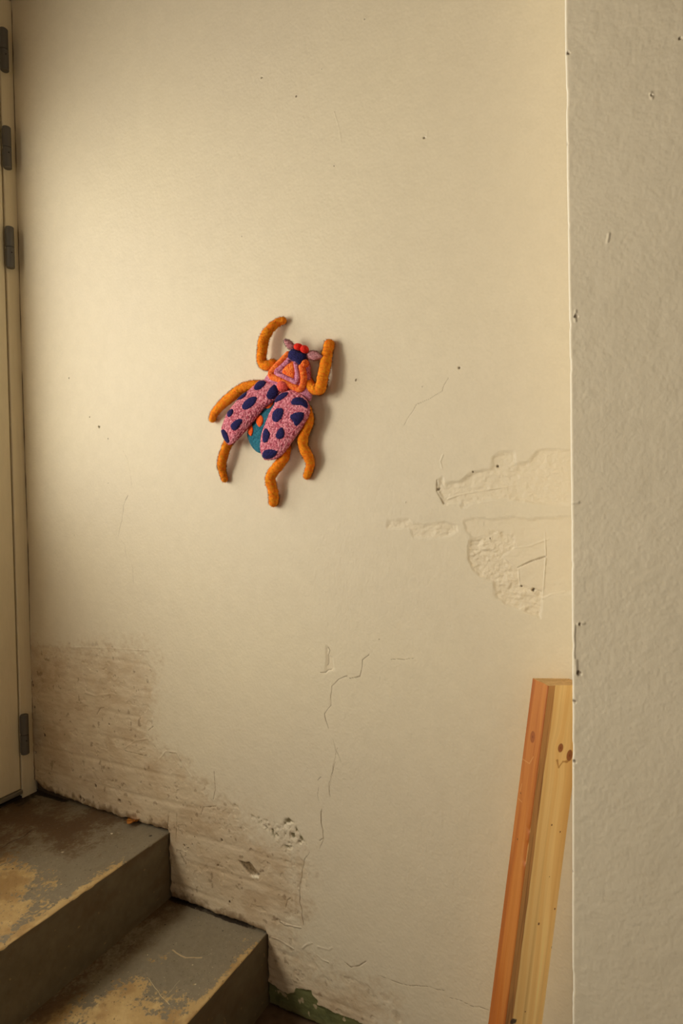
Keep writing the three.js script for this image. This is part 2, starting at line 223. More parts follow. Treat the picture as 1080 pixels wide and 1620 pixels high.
wc.each((x, y, k) => { const s = sdP(x, y, pitted) + 0.02 * fbm(x * 40, y * 40, 3); wc.tint(k, [104, 92, 58], sst(0, 0.015, s) * 0.85 * sst(0.2, 0.42, fbm(x * 90, y * 90, 3))); }, bbox(pitted, 0.03));
wc.each((x, y, k) => {
  const s = sdP(x, y, green) + 0.004 * fbm(x * 80, y * 80, 3) + 0.006 * fbm(x * 260, y * 120, 2) * sst(1.08, 1.15, x), t = sst(-0.0008, 0.0012, s);
  wc.tint(k, [104, 105, 62], t); wc.tint(k, [74, 78, 42], t * 0.6 * sst(-0.1, 0.4, fbm(x * 40, y * 40, 4))); wc.tint(k, [178, 160, 124], t * sst(0.3, 0.42, fbm(x * 60 + 9, y * 45, 3)));
}, bbox(green, 0.02));
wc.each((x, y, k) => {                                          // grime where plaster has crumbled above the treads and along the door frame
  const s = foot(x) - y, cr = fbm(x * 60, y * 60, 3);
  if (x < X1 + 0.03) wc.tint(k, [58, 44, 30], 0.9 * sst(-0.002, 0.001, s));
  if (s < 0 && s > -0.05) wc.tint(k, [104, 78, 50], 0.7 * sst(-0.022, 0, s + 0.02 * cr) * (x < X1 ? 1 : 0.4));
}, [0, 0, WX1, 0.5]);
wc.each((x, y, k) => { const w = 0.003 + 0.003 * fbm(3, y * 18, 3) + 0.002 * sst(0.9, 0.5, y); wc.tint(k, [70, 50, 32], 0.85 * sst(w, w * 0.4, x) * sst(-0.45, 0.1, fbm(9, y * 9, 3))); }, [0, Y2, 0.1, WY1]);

const wallMat = std({ map: wc.texture(), bumpMap: wf.texture(), bumpScale: 1, roughness: 0.62 });
const wallFront = gridG(coarse.nx, coarse.ny, (i, j) => [i * coarse.sx, j * coarse.sy, coarse.d[j * coarse.nx + i], i / (coarse.nx - 1), j / (coarse.ny - 1)]);
const backing = boxG(-0.25, -0.2, -0.25, ROOM.x1 + 0.2, ROOM.y1 + 0.2, -0.03); backing.attributes.uv.array.fill(0.35);
mesh('wall_back', mergeGeometries([wallFront, backing]), wallMat, scene, STRUCT('cream painted plaster wall with cracks and peeled patches behind the beetle'));

// ---------------------------------------------------------------- pier on the right
const pf = new Field(0, 0, 0.3, ROOM.y1, 260, 2048), pc = new Field(0, 0, 0.3, ROOM.y1, 256, 1024, 3);
const chips = [[1.676,2.0085,.003],[1.6704,1.869,.004],[1.6817,1.5954,.004],[1.6828,1.0253,.004],[1.6842,1.1041,.003],[1.6751,.8801,.003],[1.7894,1.9074,.002],[1.8276,1.9775,.002],[1.6748,.9781,.004],[1.671,.697,.003]];
const runs = [...[[[1.6756,1.1014],[1.6734,1.0602],[1.677,1.0236]]], ...[[[1.6781,1.0453],[1.6789,1.0218]]], ...[[[1.6818,1.6033],[1.6807,1.5875]]], ...[[[1.6814,1.1039],[1.6899,1.1066]]], ...[[[1.6731,1.2988],[1.6826,1.2998]]], ...[[[1.7886,1.9104],[1.7902,1.9025]]], ...[[[1.7303,1.7142],[1.7284,1.703]]]];
pf.each((x, y, k) => { pf.d[k] = 0.0003 * fbm(x * 230, y * 215, 3) + 0.0003 * fbm(x * 80, y * 76, 2); });
for (const [px, py, r] of chips) pf.each((x, y, k) => { const s = Math.hypot(x + PIERX - px, y - py) + 0.4 * r * vn(x * 300, y * 300); pf.d[k] -= 0.003 * sst(r * 1.1, r * 0.3, s); }, [px - PIERX - 0.02, py - 0.02, px - PIERX + 0.02, py + 0.02]);
for (const L of runs) pf.each((x, y, k) => { pf.d[k] += 0.0012 * sst(0.0035, 0, lineD(x + PIERX, y, L)); }, bbox(L, 0.01).map((q, i) => (i % 2 ? q : q - PIERX)));
pc.each((x, y, k) => { const t = fbm(x * 6, y * 5, 3), g = fbm(x * 60, y * 60, 2); for (let c = 0; c < 3; c++) pc.d[k + c] = (x < 0.0022 || x > 0.266 ? [238, 230, 212][c] : PAINT[c]) + t * 4 + g * 3; });   // return and arris coloured whiter to add bounce light and the lit edge
for (const [px, py, r] of chips) pc.each((x, y, k) => pc.tint(k, [96, 76, 56], 0.6 * sst(r * 0.9, r * 0.4, Math.hypot(x + PIERX - px, y - py))), [px - PIERX - 0.02, py - 0.02, px - PIERX + 0.02, py + 0.02]);
const pierU = [];                                               // profile from the reveal round the worn arris to the front face
for (let i = 0; i <= 10; i++) pierU.push([0, -PIERZ - 0.02 + (PIERZ + 0.02 - 0.006) * i / 10, 0.27 + 0.03 * i / 10]);
pierU.push([0, -0.006, 0.0003]);
for (let i = 1; i < 8; i++) { const a = (i / 8) * Math.PI / 2; pierU.push([0.0045 - 0.0045 * Math.cos(a), -0.0045 + 0.0045 * Math.sin(a), 0.004 * i / 8]); }
for (let i = 0; i <= 60; i++) pierU.push([0.0045 + 0.2555 * i / 60, 0, 0.0045 + 0.2555 * i / 60]);
for (let i = 1; 0.26 + 0.25 * (i - 1) < ROOM.x1 + 0.2 - PIERX; i++) pierU.push([0.26 + 0.25 * i, 0, i % 2 ? 0.01 : 0.26]);   // the texture runs on mirrored
const pnv = 820;
const pierG = gridG(pierU.length, pnv, (i, j) => {
  const [x, z, u] = pierU[i], y = (j / (pnv - 1)) * ROOM.y1, bow = -0.0042 * sst(1.35, 2.15, y) * 1.0 - 0.0035 * sst(1.1, 0.45, y);
  const near = i < 12 ? 1 : sst(0.09, 0.0, x), jit = 0.0006 * fbm(y * 22, 2, 4) - 0.001 * sst(0.28, 0.5, fbm(y * 31, 8, 3)) * -1;
  return [PIERX + x + (bow + jit) * near, y, PIERZ + z + 0.0016 * fbm(x * 5, y * 4, 2) + 0.0005 * fbm(x * 25, y * 25, 2), u / 0.3, j / (pnv - 1)];
});
mesh('wall_right', pierG, std({ map: pc.texture(), bumpMap: pf.texture(), bumpScale: 1, roughness: 0.7 }), scene, STRUCT('plain painted pier standing forward on the right side'));

// ---------------------------------------------------------------- rest of the hall: floor, ceiling, walls out of view
const hallPaint = std({ color: 0x7e6b50, roughness: 0.8 });
const t_ = 0.2;
const wl = [];                                                  // door wall with the door opening
wl.push(boxG(-t_, 0, 1.92, 0, ROOM.y1, SIDE.z0), boxG(-t_, 0, SIDE.z1, 0, ROOM.y1, ROOM.z1), boxG(-t_, 0, SIDE.z0, 0, SIDE.lo, SIDE.z1), boxG(-t_, SIDE.hi, SIDE.z0, 0, ROOM.y1, SIDE.z1), boxG(-t_, 2.9, 0, 0, ROOM.y1, 1.92), boxG(-t_, 0, 0, 0, Y2 - 0.02, 1.92));
mesh('wall_left', mergeGeometries(wl), hallPaint, scene, STRUCT());
mesh('wall_far', boxG(ROOM.x1, 0, 0, ROOM.x1 + t_, ROOM.y1, ROOM.z1), hallPaint, scene, STRUCT());
mesh('wall_front', mergeGeometries([boxG(0, 0, ROOM.z1, FILL_WIN.x0, ROOM.y1, ROOM.z1 + t_), boxG(FILL_WIN.x1, 0, ROOM.z1, ROOM.x1, ROOM.y1, ROOM.z1 + t_), boxG(FILL_WIN.x0, 0, ROOM.z1, FILL_WIN.x1, FILL_WIN.lo, ROOM.z1 + t_), boxG(FILL_WIN.x0, FILL_WIN.hi, ROOM.z1, FILL_WIN.x1, ROOM.y1, ROOM.z1 + t_)]), hallPaint, scene, STRUCT());
mesh('ceiling', boxG(-t_, ROOM.y1, -0.25, ROOM.x1 + t_, ROOM.y1 + t_, ROOM.z1 + t_), hallPaint, scene, STRUCT());
const glassMat = new THREE.MeshPhysicalMaterial({ color: 0xffffff, transmission: 1, thickness: 0, roughness: 0.02 });
{ const w = group('added_window_2', [-0.1, SIDE.lo, SIDE.z0], STRUCT()), fm = std({ color: 0xcfc6b0, roughness: 0.5 }), ww = SIDE.z1 - SIDE.z0, wh = SIDE.hi - SIDE.lo;  // added window around the side fill light, out of view
  mesh('window_frame', mergeGeometries([boxG(0, 0, 0, 0.06, 0.05, ww), boxG(0, wh - 0.05, 0, 0.06, wh, ww), boxG(0, 0.05, 0, 0.06, wh - 0.05, 0.05), boxG(0, 0.05, ww - 0.05, 0.06, wh - 0.05, ww)]), fm, w);
  mesh('glass_pane', boxG(0.028, 0.05, 0.05, 0.032, wh - 0.05, ww - 0.05), glassMat, w); }
{ const w = group('added_window_1', [FILL_WIN.x0, FILL_WIN.lo, ROOM.z1 + 0.06], STRUCT()), fm = std({ color: 0xcfc6b0, roughness: 0.5 }), ww = FILL_WIN.x1 - FILL_WIN.x0, wh = FILL_WIN.hi - FILL_WIN.lo;  // added window, out of view, to brighten pier and post
  mesh('window_frame', mergeGeometries([boxG(0, 0, 0, ww, 0.05, 0.06), boxG(0, wh - 0.05, 0, ww, wh, 0.06), boxG(0, 0.05, 0, 0.05, wh - 0.05, 0.06), boxG(ww - 0.05, 0.05, 0, ww, wh - 0.05, 0.06)]), fm, w);
  mesh('glass_pane', boxG(0.05, 0.05, 0.028, ww - 0.05, wh - 0.05, 0.032), glassMat, w); }

// ---------------------------------------------------------------- painted concrete landing, step and floor
const GREY = [132, 121, 99], TAN = [188, 156, 102], BROWN = [92, 68, 42];
function treadTexture(x0, z0, x1, z1, nx, ny, bias, extra) {
  const c = new Field(x0, z0, x1, z1, nx, ny, 3), h = new Field(x0, z0, x1, z1, nx, ny);
  c.each((x, z, k) => {
    const n = fbm(x * 17, z * 17, 5), n2 = fbm(x * 90, z * 90, 3), n3 = fbm(x * 5 + 3, z * 5, 3);
    for (let i = 0; i < 3; i++) c.d[k + i] = GREY[i] + n3 * 10 + n2 * 7;
    const b = bias(x, z), n4 = fbm(x * 210, z * 210, 3), w = sst(0.0, 0.3, n * 0.6 + n2 * 0.4 + n4 * 0.4 + b.tan); c.tint(k, TAN, w * 0.95); c.tint(k, [224, 196, 140], w * 0.4 * sst(0, 0.5, fbm(x * 30, z * 30, 4))); c.tint(k, [150, 116, 70], w * 0.6 * sst(0, 0.5, fbm(x * 24 + 7, z * 24, 4)));
    c.tint(k, [94, 72, 46], b.film * 0.9 * sst(-0.4, 0.3, n + 0.5 * n4)); c.tint(k, BROWN, 0.75 * sst(-0.12, 0.45, n * 0.6 + n2 * 0.3 + n4 * 0.2 + b.dirt)); c.tint(k, [44, 33, 22], 0.9 * sst(0, 0.2, n * 0.4 + n2 * 0.2 + b.black));
    const sp = fbm(x * 240, z * 240, 2); c.tint(k, [190, 176, 146], 0.7 * sst(0.52, 0.62, sp)); c.tint(k, [52, 42, 30], 0.7 * sst(0.5, 0.6, -sp));
    h.d[k / 3] = 0.0006 * n2 + 0.0008 * n - 0.0006 * w;
  });
  extra(c, h); return { map: c.texture(), bumpMap: h.texture() };
}
function speck(c, p, r, rgb) { c.each((x, z, k) => c.tint(k, rgb, sst(r, r * 0.5, Math.hypot(x - p[0], z - p[1]) + r * 0.4 * vn(x * 300, z * 300))), [p[0] - 0.02, p[1] - 0.02, p[0] + 0.02, p[1] + 0.02]); }
function scratch(c, h, L, w, rgb, d) { c.each((x, z, k) => { const q = lineD(x + 0.002 * vn(x * 70, z * 70), z + 0.002 * vn(z * 70, x * 70), L); c.tint(k, rgb, 0.8 * sst(w, w * 0.3, q)); h.d[k / 3] -= d * sst(w, 0, q); }, bbox(L, 0.01)); }
const lTan = [[.0635,.3164],[.235,.2768],[.2383,.2405],[.3092,.275],[.3702,.2655],[.4312,.2923],[.5208,.3352],[.5124,.2831],[.5279,.2401],[.5602,.175],[.5741,.1836],[.574,.2877],[.5744,.3771],[.57,.5031],[.5693,.707],[.1972,.5731]];
const lDirt = [[-.1058,.1353],[.0566,.0683],[.1549,.0493],[.2139,.0393],[.2754,-.0074],[.3602,.0382],[.3976,.1142],[.3531,.1617],[.2501,.1841],[.2268,.2245],[.2109,.2606],[.1567,.3003]];
const tTan = [[.7181,.194],[.7193,.2311],[.7714,.2418],[.8383,.2354],[.8864,.2371],[.8909,.1751],[.8962,.1032],[.8941,.0072],[.9016,.0122],[.9009,.1152],[.8922,.2975],[.9291,.4881],[.7081,.6999],[.5094,.4683],[.5684,.4396],[.5867,.3574],[.6534,.3544],[.6759,.3056]];
const landTex = treadTexture(-0.02, -0.03, X2 + 0.03, 0.85, 900, 1300, (x, z) => ({
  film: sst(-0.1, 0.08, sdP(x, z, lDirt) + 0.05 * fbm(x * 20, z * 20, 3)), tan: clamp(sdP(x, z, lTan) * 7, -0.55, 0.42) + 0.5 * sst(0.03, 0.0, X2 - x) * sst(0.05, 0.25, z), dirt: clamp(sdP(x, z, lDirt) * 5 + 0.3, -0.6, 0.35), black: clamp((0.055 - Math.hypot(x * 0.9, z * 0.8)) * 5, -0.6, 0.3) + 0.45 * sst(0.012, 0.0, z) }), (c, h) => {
  scratch(c, h, [[.2032,.2782],[.206,.2573],[.2033,.224],[.2084,.1902],[.1988,.1546]], 0.0022, [50, 38, 26], 0.0012);
  speck(c, [[.4216,.0696]][0], 0.004, [236, 226, 200]); speck(c, [[.5313,.0314]][0], 0.005, [36, 28, 20]); speck(c, [[.5892,.1153]][0], 0.003, [214, 200, 170]); speck(c, [[.3225,.3009]][0], 0.003, [70, 50, 30]); speck(c, [[.3743,.1942]][0], 0.004, [200, 190, 160]);
});
const stepTex = treadTexture(X2 - 0.06, -0.03, X1 + 0.03, 0.85, 700, 1500, (x, z) => ({
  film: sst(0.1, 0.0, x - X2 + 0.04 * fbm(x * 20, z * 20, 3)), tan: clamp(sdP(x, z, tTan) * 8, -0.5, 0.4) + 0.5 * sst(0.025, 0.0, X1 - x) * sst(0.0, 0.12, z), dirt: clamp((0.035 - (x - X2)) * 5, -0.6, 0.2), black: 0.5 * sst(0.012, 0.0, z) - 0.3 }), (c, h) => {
  scratch(c, h, [[.7261,.2442],[.777,.2651],[.8219,.2807]], 0.0012, [206, 186, 140], 0.0006); scratch(c, h, [[.796,.2166],[.7989,.2713]], 0.0008, [176, 166, 132], 0.0003);
  scratch(c, h, [[.7118,.1495],[.7596,.1545],[.7932,.1363]], 0.003, [196, 170, 128], 0.0004);
  for (const p of [[.7832,.0387,1],[.6677,.189,0],[.6302,.0876,1],[.8355,.209,0],[.7899,.1641,0],[.7603,.2859,1]]) speck(c, p, 0.0024, p[2] ? [46, 38, 28] : [200, 186, 150]);
});
const riserTex = (() => { const c = new Field(0, 0, 1, 0.4, 1024, 420, 3), h = new Field(0, 0, 1, 0.4, 1024, 420); c.each((x, y, k) => { const n = fbm(x * 14, y * 14, 4), n2 = fbm(x * 80, y * 80, 3); for (let i = 0; i < 3; i++) c.d[k + i] = GREY[i] - 24 + n * 12 + n2 * 6; c.tint(k, TAN, 0.5 * sst(0.56, 0.64, fbm(x * 90, y * 90, 3))); c.tint(k, BROWN, 0.35 * sst(0.0, 0.5, fbm(x * 9, y * 13, 4))); h.d[k / 3] = 0.0006 * n2 + 0.001 * n; }); return { map: c.texture(), bumpMap: h.texture() }; })();
// a block with a worn, chipped nosing: the tread and the riser are two parts that meet on the nosing
function stepBlock(name, xBack, xn, y0, y, zEnd, tex, texRect, label) {
  const g = group(name, [0, 0, 0], STRUCT(label)), zs = []; for (let z = -0.02; z < 0.9; z += 0.0035) zs.push(z); for (let z = 0.9; z <= zEnd + 1e-6; z += 0.05) zs.push(z);
  const wear = (z) => 0.0035 + 0.0022 * fbm(z * 30, xn * 9, 4) + 0.005 * sst(0.2, 0.5, fbm(z * 45, xn * 5 + 3, 3));
  const wob = (z) => 0.0016 * fbm(z * 6, xn, 3);
  const pt = (s, z) => { // s in 0..1 tread, 1..2 arris, 2..3 riser
    const r = wear(z), X = xn + wob(z);
    if (s <= 1) { const x = mix(xBack, X - r, s); return [x, y + 0.0012 * fbm(x * 8, z * 8, 3)]; }
    if (s <= 2) { const a = (s - 1) * Math.PI / 2; return [X - r + r * Math.sin(a), mix(y + 0.0012 * fbm(X * 8, z * 8, 3), y, s - 1) - r + r * Math.cos(a)]; }
    const yy = mix(y - r, y0, s - 2); return [X + 0.0015 * fbm(yy * 9, z * 9, 3), yy];
  };
  const sT = []; for (let i = 0; i <= 60; i++) sT.push(i / 60); for (let i = 1; i <= 4; i++) sT.push(1 + i / 6);
  const sR = []; for (let i = 4; i <= 6; i++) sR.push(1 + i / 6); for (let i = 1; i <= 24; i++) sR.push(2 + i / 24);
  const [rx0, rz0, rx1, rz1] = texRect;
  const tg = gridG(zs.length, sT.length, (i, j) => { const [px, py] = pt(sT[j], zs[i]); return [px, py, zs[i], clamp((px - rx0) / (rx1 - rx0)), clamp((zs[i] - rz0) / (rz1 - rz0))]; });
  const rg = gridG(zs.length, sR.length, (i, j) => { const [px, py] = pt(sR[j], zs[i]); return [px, py, zs[i], zs[i], py / 0.4]; });
  mesh('tread', tg, std({ ...tex, bumpScale: 1, roughness: 0.6 }), g); const rm = std({ ...riserTex, bumpScale: 1, roughness: 0.7 }); rm.map.wrapS = rm.bumpMap.wrapS = THREE.RepeatWrapping; mesh('riser', rg, rm, g);
  mesh('concrete_core', boxG(xBack - 0.15, y0 - 0.02, -0.02, xn - 0.02, y - 0.012, zEnd, 0.004), std({ color: 0x777262 }), g);
}
stepBlock('stair_landing', -0.05, X2, Y1 - 0.002, Y2, 2.4, landTex, [-0.02, -0.03, X2 + 0.03, 0.85], 'upper grey painted concrete landing at the door with worn tan edge');
stepBlock('stair_step', X2 - 0.02, X1, -0.002, Y1, 2.4, stepTex, [X2 - 0.06, -0.03, X1 + 0.03, 0.85], 'lower grey painted concrete step with worn tan edge');
{ const c = new Field(0, 0, 1, 1, 512, 512, 3), h = new Field(0, 0, 1, 1, 512, 512); c.each((x, y, k) => { const n = fbm(x * 16, y * 16, 5), n2 = fbm(x * 64, y * 64, 3); for (let i = 0; i < 3; i++) c.d[k + i] = [90, 68, 46][i] + n * 26 + n2 * 14; h.d[k / 3] = 0.001 * n2; });
  const g = new THREE.PlaneGeometry(ROOM.x1 + 0.2, ROOM.z1 + 0.2, 60, 60); g.rotateX(-Math.PI / 2); g.translate(ROOM.x1 / 2, 0, ROOM.z1 / 2); const m = { map: c.texture(), bumpMap: h.texture() }; for (const t of Object.values(m)) { t.wrapS = t.wrapT = THREE.MirroredRepeatWrapping; t.repeat.set(4, 4); }
  mesh('floor', mergeGeometries([g, boxG(-0.2, -0.2, -0.2, ROOM.x1 + 0.2, -0.01, ROOM.z1 + 0.2)]), std({ ...m, bumpScale: 1 }), scene, STRUCT()); }

// ---------------------------------------------------------------- door in the left wall
const doorTex = (() => { const c = new Field(0, 0, 1, 3, 256, 768, 3); c.each((x, y, k) => { const n = fbm(x * 5, y * 5, 4), g = fbm(x * 60, y * 60, 2); for (let i = 0; i < 3; i++) c.d[k + i] = [238, 224, 190][i] + n * 7 + g * 3; }); return c.texture(); })();
const doorPaint = std({ map: doorTex, roughness: 0.5 }), steel = std({ color: 0x6a6660, roughness: 0.5, metalness: 0.35 }), blackMat = std({ color: 0x1c1916, roughness: 0.8 }), grime = std({ color: 0x2c2116, roughness: 0.95 });
{
  const d = group('door_1', [0, 0, 0], STRUCT('cream painted outside door with steel hinges at the left edge'));
  const topY = 2.88, botY = 0.405;
  const jamb = [boxG(-0.12, Y2 - 0.01, -0.01, 0.0, topY + 0.02, 0.0415, 0.003), boxG(-0.12, topY, 0.0, 0.0, topY + 0.03, 1.92), boxG(-0.12, Y2 - 0.01, 1.885, 0.0, topY + 0.02, 1.93, 0.003), boxG(-0.12, Y2, 0.03, -0.062, topY, 0.06)];
  mesh('door_frame', mergeGeometries(jamb.map((g) => g.index ? g.toNonIndexed() : g)), doorPaint, d);
  DOORS.forEach((q, i) => {
    const [a, b, lo, hi] = PANES[i], R = [];
    R.push(boxG(-0.055, botY, q.z0, -0.004, topY - 0.004, a, 0.0025), boxG(-0.055, botY, b, -0.004, topY - 0.004, q.z1, 0.0025), boxG(-0.055, botY, a - 0.004, -0.004, lo, b + 0.004, 0.002), boxG(-0.055, hi, a - 0.004, -0.004, topY - 0.004, b + 0.004, 0.002));
    const leaf = mesh('door_leaf', mergeGeometries(R), doorPaint, d);
    mesh('glass_pane', boxG(-0.051, lo, a, -0.045, hi, b), glassMat, leaf);
    mesh('weather_bar', boxG(-0.05, botY - 0.014, q.z0 - 0.002, 0.004, botY - 0.0015, q.z1, 0.002), std({ color: 0x8a8272, roughness: 0.45, metalness: 0.3 }), d);
    mesh('dark_strip', boxG(-0.05, Y2 + 0.004, q.z0 - 0.03, -0.012, botY - 0.013, q.z1), blackMat, d);  // dark strip closing the gap below the weather bar
  });
  mesh('threshold', boxG(-0.11, Y2 - 0.01, -0.0, -0.004, Y2 + 0.006, 1.9), grime, d);
  for (const y of [0.5795, 2.104, 2.409, 2.706]) {              // lift-off hinges, two knuckles each with a pin hole
    const h = group('hinge', [0.0105, y, 0.036], {}, d);
    for (const s of [-1, 1]) {
      const k = new THREE.CylinderGeometry(0.0122, 0.0122, 0.0605, 20, 1); k.translate(0, s * 0.0312, 0);
      const b = new THREE.CylinderGeometry(0.0105, 0.0122, 0.0018, 20); if (s < 0) b.rotateX(Math.PI); b.translate(0, s * 0.0622, 0);
      const plate = boxG(-0.0105, s > 0 ? 0.004 : -0.058, -0.009, -0.004, s > 0 ? 0.058 : -0.004, 0.009); // leaf screwed to door or frame behind the barrel
      mesh('knuckle', mergeGeometries([k, b, plate]), steel, h);
    }
    const pin = new THREE.CylinderGeometry(0.0018, 0.0018, 0.003, 10); pin.rotateZ(Math.PI / 2); pin.translate(0.0115, -0.018, 0.003); mesh('pin_hole', pin, blackMat, h);
  }
}

// ---------------------------------------------------------------- timber post leaning in the corner
{
  const A = new THREE.Vector3(0.114184, 0.987661, -0.107184), E = new THREE.Vector3(0.667444, -0.156179, -0.728098), N = new THREE.Vector3().crossVectors(E, A);
  const g = group('timber_post', [1.5015, 0, 0.2035], { label: 'pine timber post with brown waney edge leaning in the corner', category: 'post' });
  const frame = new THREE.Matrix4().makeBasis(E, A, N);
  const w = 0.0457, dd = 0.0891, L0 = 0.0141, L1 = 0.9652;
  // outline: s across the wide face, n out of it; u runs round the outline in metres
  const prof = [[0, -w], [-0.0004, -w * 0.66], [0.0003, -w * 0.33], [0, -0.004], [0.0006, -0.0012], [0.0022, -0.0004], [0.003, -0.0009], [0.0044, -0.0012], [0.009, -0.0009], [0.0135, -0.0005], [0.016, -0.0001], [0.018, 0], [0.045, 0.0003], [0.07, 0], [dd - 0.002, 0], [dd, -0.002], [dd, -w + 0.002], [dd - 0.002, -w], [0.002, -w]];
  let acc = 0; const U = prof.map((p, i) => { if (i) acc += Math.hypot(p[0] - prof[i - 1][0], p[1] - prof[i - 1][1]); return acc; });
  const UT = acc + 0.002, nL = 240, xs = [...prof, prof[0]], us = [...U, UT];
  const P = (i, t) => { let [s, n] = xs[i]; const strip = i >= 6 && i <= 9 ? 1 : 0; n += strip * 0.0006 * fbm(t * 18, i * 0.7, 3); if (i >= 3 && i <= 5) { const c = 0.0022 * sst(0.24, 0.42, fbm(t * 26, 4, 3)); s += c * (i < 5 ? 1 : 0.3); n -= c; } if (i === 10 || i === 11) s += 0.0022 * fbm(t * 7, 5, 4); return [s, n]; };
  const topLift = (s, n) => 0.0035 * Math.sin((s / dd) * 2.6) - 0.0018 * (n / w) + 0.0008 * vn(s * 90, n * 90);
  const bg = gridG(xs.length, nL, (i, j) => { const v = j / (nL - 1), [s, n] = P(i % (xs.length - 1), mix(L0, L1, v)); const t = mix(L0, L1, v) + (v > 0.97 ? ((v - 0.97) / 0.03) * topLift(s, n) : 0); return [s, t, n, us[i] / UT, mix(L0, L1, v)]; });
  bg.applyMatrix4(frame); bg.computeVertexNormals();
  const C = new Field(0, 0, UT, 1, 820, 2048, 3), H = new Field(0, 0, UT, 1, 410, 1024);
  const k1 = [[.0235,.8601,.0062,.011],[.0366,.7465,.0016,.0016],[.0288,.6617,.0016,.002]], k2 = [[.0461,.8486,.0062,.0085],[.0699,.834,.007,.011],[.0486,.7019,.0016,.0018],[.0709,.6876,.0015,.0017],[.0815,.5396,.0016,.002],[.0477,.5146,.0022,.0026],[.0422,.3501,.0014,.0014],[.0589,.6028,.001,.001],[.0865,.4655,.0016,.003]];
  const uB = U[4], toU = [...k1.map((p) => [uB - p[0], p[1], p[2], p[3], 0]), ...k2.map((p) => [uB + p[0] + 0.001, p[1], p[2], p[3], 1])];
  const stripA = U[5], stripB = U[10];
  C.each((u, v, k) => {
    let du = 0; let kn = 9, kr = 0; for (const [ku, kv, ra, rb] of toU) { const e = Math.hypot((u - ku) / ra, (v - kv) / rb); if (ra > 0.004) du += (u - ku) * 0.9 * Math.exp(-e * e * 0.12); if (e < kn) { kn = e; kr = ra; } }
    const uu = u - du, g1 = fbm(uu * 150, v * 2.2, 4), g2 = fbm(uu * 520, v * 6, 2), t = fbm(uu * 30 + 5, v * 1.6, 3), arch = Math.sin((uu * 260 + 2.5 * fbm(uu * 20, v * 3, 3)) + v * 3);
    let base = u < stripA ? [188, 112, 44] : [246, 208, 138];
    for (let c = 0; c < 3; c++) C.d[k + c] = base[c] + g1 * [22, 26, 24][c] + g2 * 8 + t * 20;
    if (u < stripA) { C.tint(k, [150, 76, 24], 0.6 * sst(0.0, 0.5, t + 0.5 * g1 + 0.2)); C.tint(k, [206, 138, 66], 0.5 * sst(0.1, 0.5, fbm(u * 60, v * 4 + 9, 3) + (u > stripA - 0.016 ? 0.15 : 0))); }
    else { C.tint(k, [240, 192, 116], 0.5 * sst(0.1, 0.9, arch + g1)); C.tint(k, [226, 172, 94], 0.5 * sst(0.1, 0.5, t)); }
    const st = sst(stripA - 0.0006, stripA + 0.0008, u) * sst(stripB + 0.0012 + 0.003 * fbm(v * 11, 7, 4), stripB - 0.0006, u);
    if (st > 0) { const q = fbm(u * 400, v * 9, 4); C.tint(k, [196, 142, 78], st); C.tint(k, [146, 96, 46], st * 0.8 * sst(0, 0.5, q)); C.tint(k, [176, 126, 68], st * 0.6 * sst(0.1, 0.5, -q)); }
    C.tint(k, [146, 78, 30], 0.85 * sst(1.0, 0.8, kn)); C.tint(k, [112, 54, 20], 0.6 * sst(1.1, 0.9, kn) * sst(0.75, 1.0, kn)); if (kr > 0.004) C.tint(k, [92, 42, 16], 0.5 * sst(0.35, 0.1, kn)); else C.tint(k, [96, 66, 26], 0.7 * sst(1, 0.6, kn));
  });
  { const s = [[.0181,.3354,.008,.006]][0]; C.each((u, v, k) => C.tint(k, [40, 26, 14], 0.85 * sst(1, 0.5, Math.hypot((u - uB - s[0]) / s[2], (v - s[1]) / s[3]) + 0.4 * fbm(u * 200, v * 200, 3))), [uB + s[0] - 0.03, s[1] - 0.03, uB + s[0] + 0.03, s[1] + 0.03]);
    for (const L of [[[.0416,.7337],[.0301,.7325]], [[.0439,.8095],[.023,.8093],[.0148,.8256]], [[.0387,.7503],[.0367,.7644]]]) { const M = L.map((p) => [uB - p[0], p[1]]); C.each((u, v, k) => C.tint(k, [212, 160, 100], 0.6 * sst(0.0014, 0.0004, lineD(u, v, M))), bbox(M, 0.01)); }
    const M2 = [[.0425,.8248],[.0483,.8118],[.0564,.8217],[.0681,.8224]].map((p) => [uB + p[0], p[1]]); C.each((u, v, k) => C.tint(k, [176, 122, 56], 0.7 * sst(0.003, 0.0008, lineD(u, v, M2) + 0.001 * vn(u * 200, v * 200))), bbox(M2, 0.01)); }
  H.each((u, v, k) => { H.d[k] = 0.0003 * fbm(u * 400, v * 5, 3); });
  const ct = C.texture(), ht = H.texture();
  mesh('timber', bg, std({ map: ct, bumpMap: ht, bumpScale: 1, roughness: 0.55 }), g);
  const caps = [];
  for (const [tt, up] of [[L1, 1], [L0, 0]]) {                  // sawn ends
    const sh = new THREE.Shape(prof.map((p) => new THREE.Vector2(p[0], p[1]))), cg = new THREE.ShapeGeometry(sh), pa = cg.attributes.position;
    for (let i = 0; i < pa.count; i++) { const s = pa.getX(i), n = pa.getY(i); cg.attributes.uv.setXY(i, s / 0.1, (n + 0.05) / 0.05); pa.setXYZ(i, s, tt + (up ? topLift(s, n) : 0), n); } caps.push(cg);
  }
  const EC = new Field(0, 0, 0.1, 0.05, 256, 128, 3), EH = new Field(0, 0, 0.1, 0.05, 256, 128);
  EC.each((x, y, k) => { const r = Math.hypot(x - 0.03, y + 0.05), ring = Math.sin(r * 1500 + 2 * fbm(x * 40, y * 40, 2)), sc = fbm(x * 60 + y * 300, y * 40, 3); for (let c = 0; c < 3; c++) EC.d[k + c] = [206, 166, 108][c] + ring * 9 + sc * 22 + fbm(x * 300, y * 300, 2) * 14; EH.d[k / 3] = 0.0006 * sc + 0.0003 * ring; });
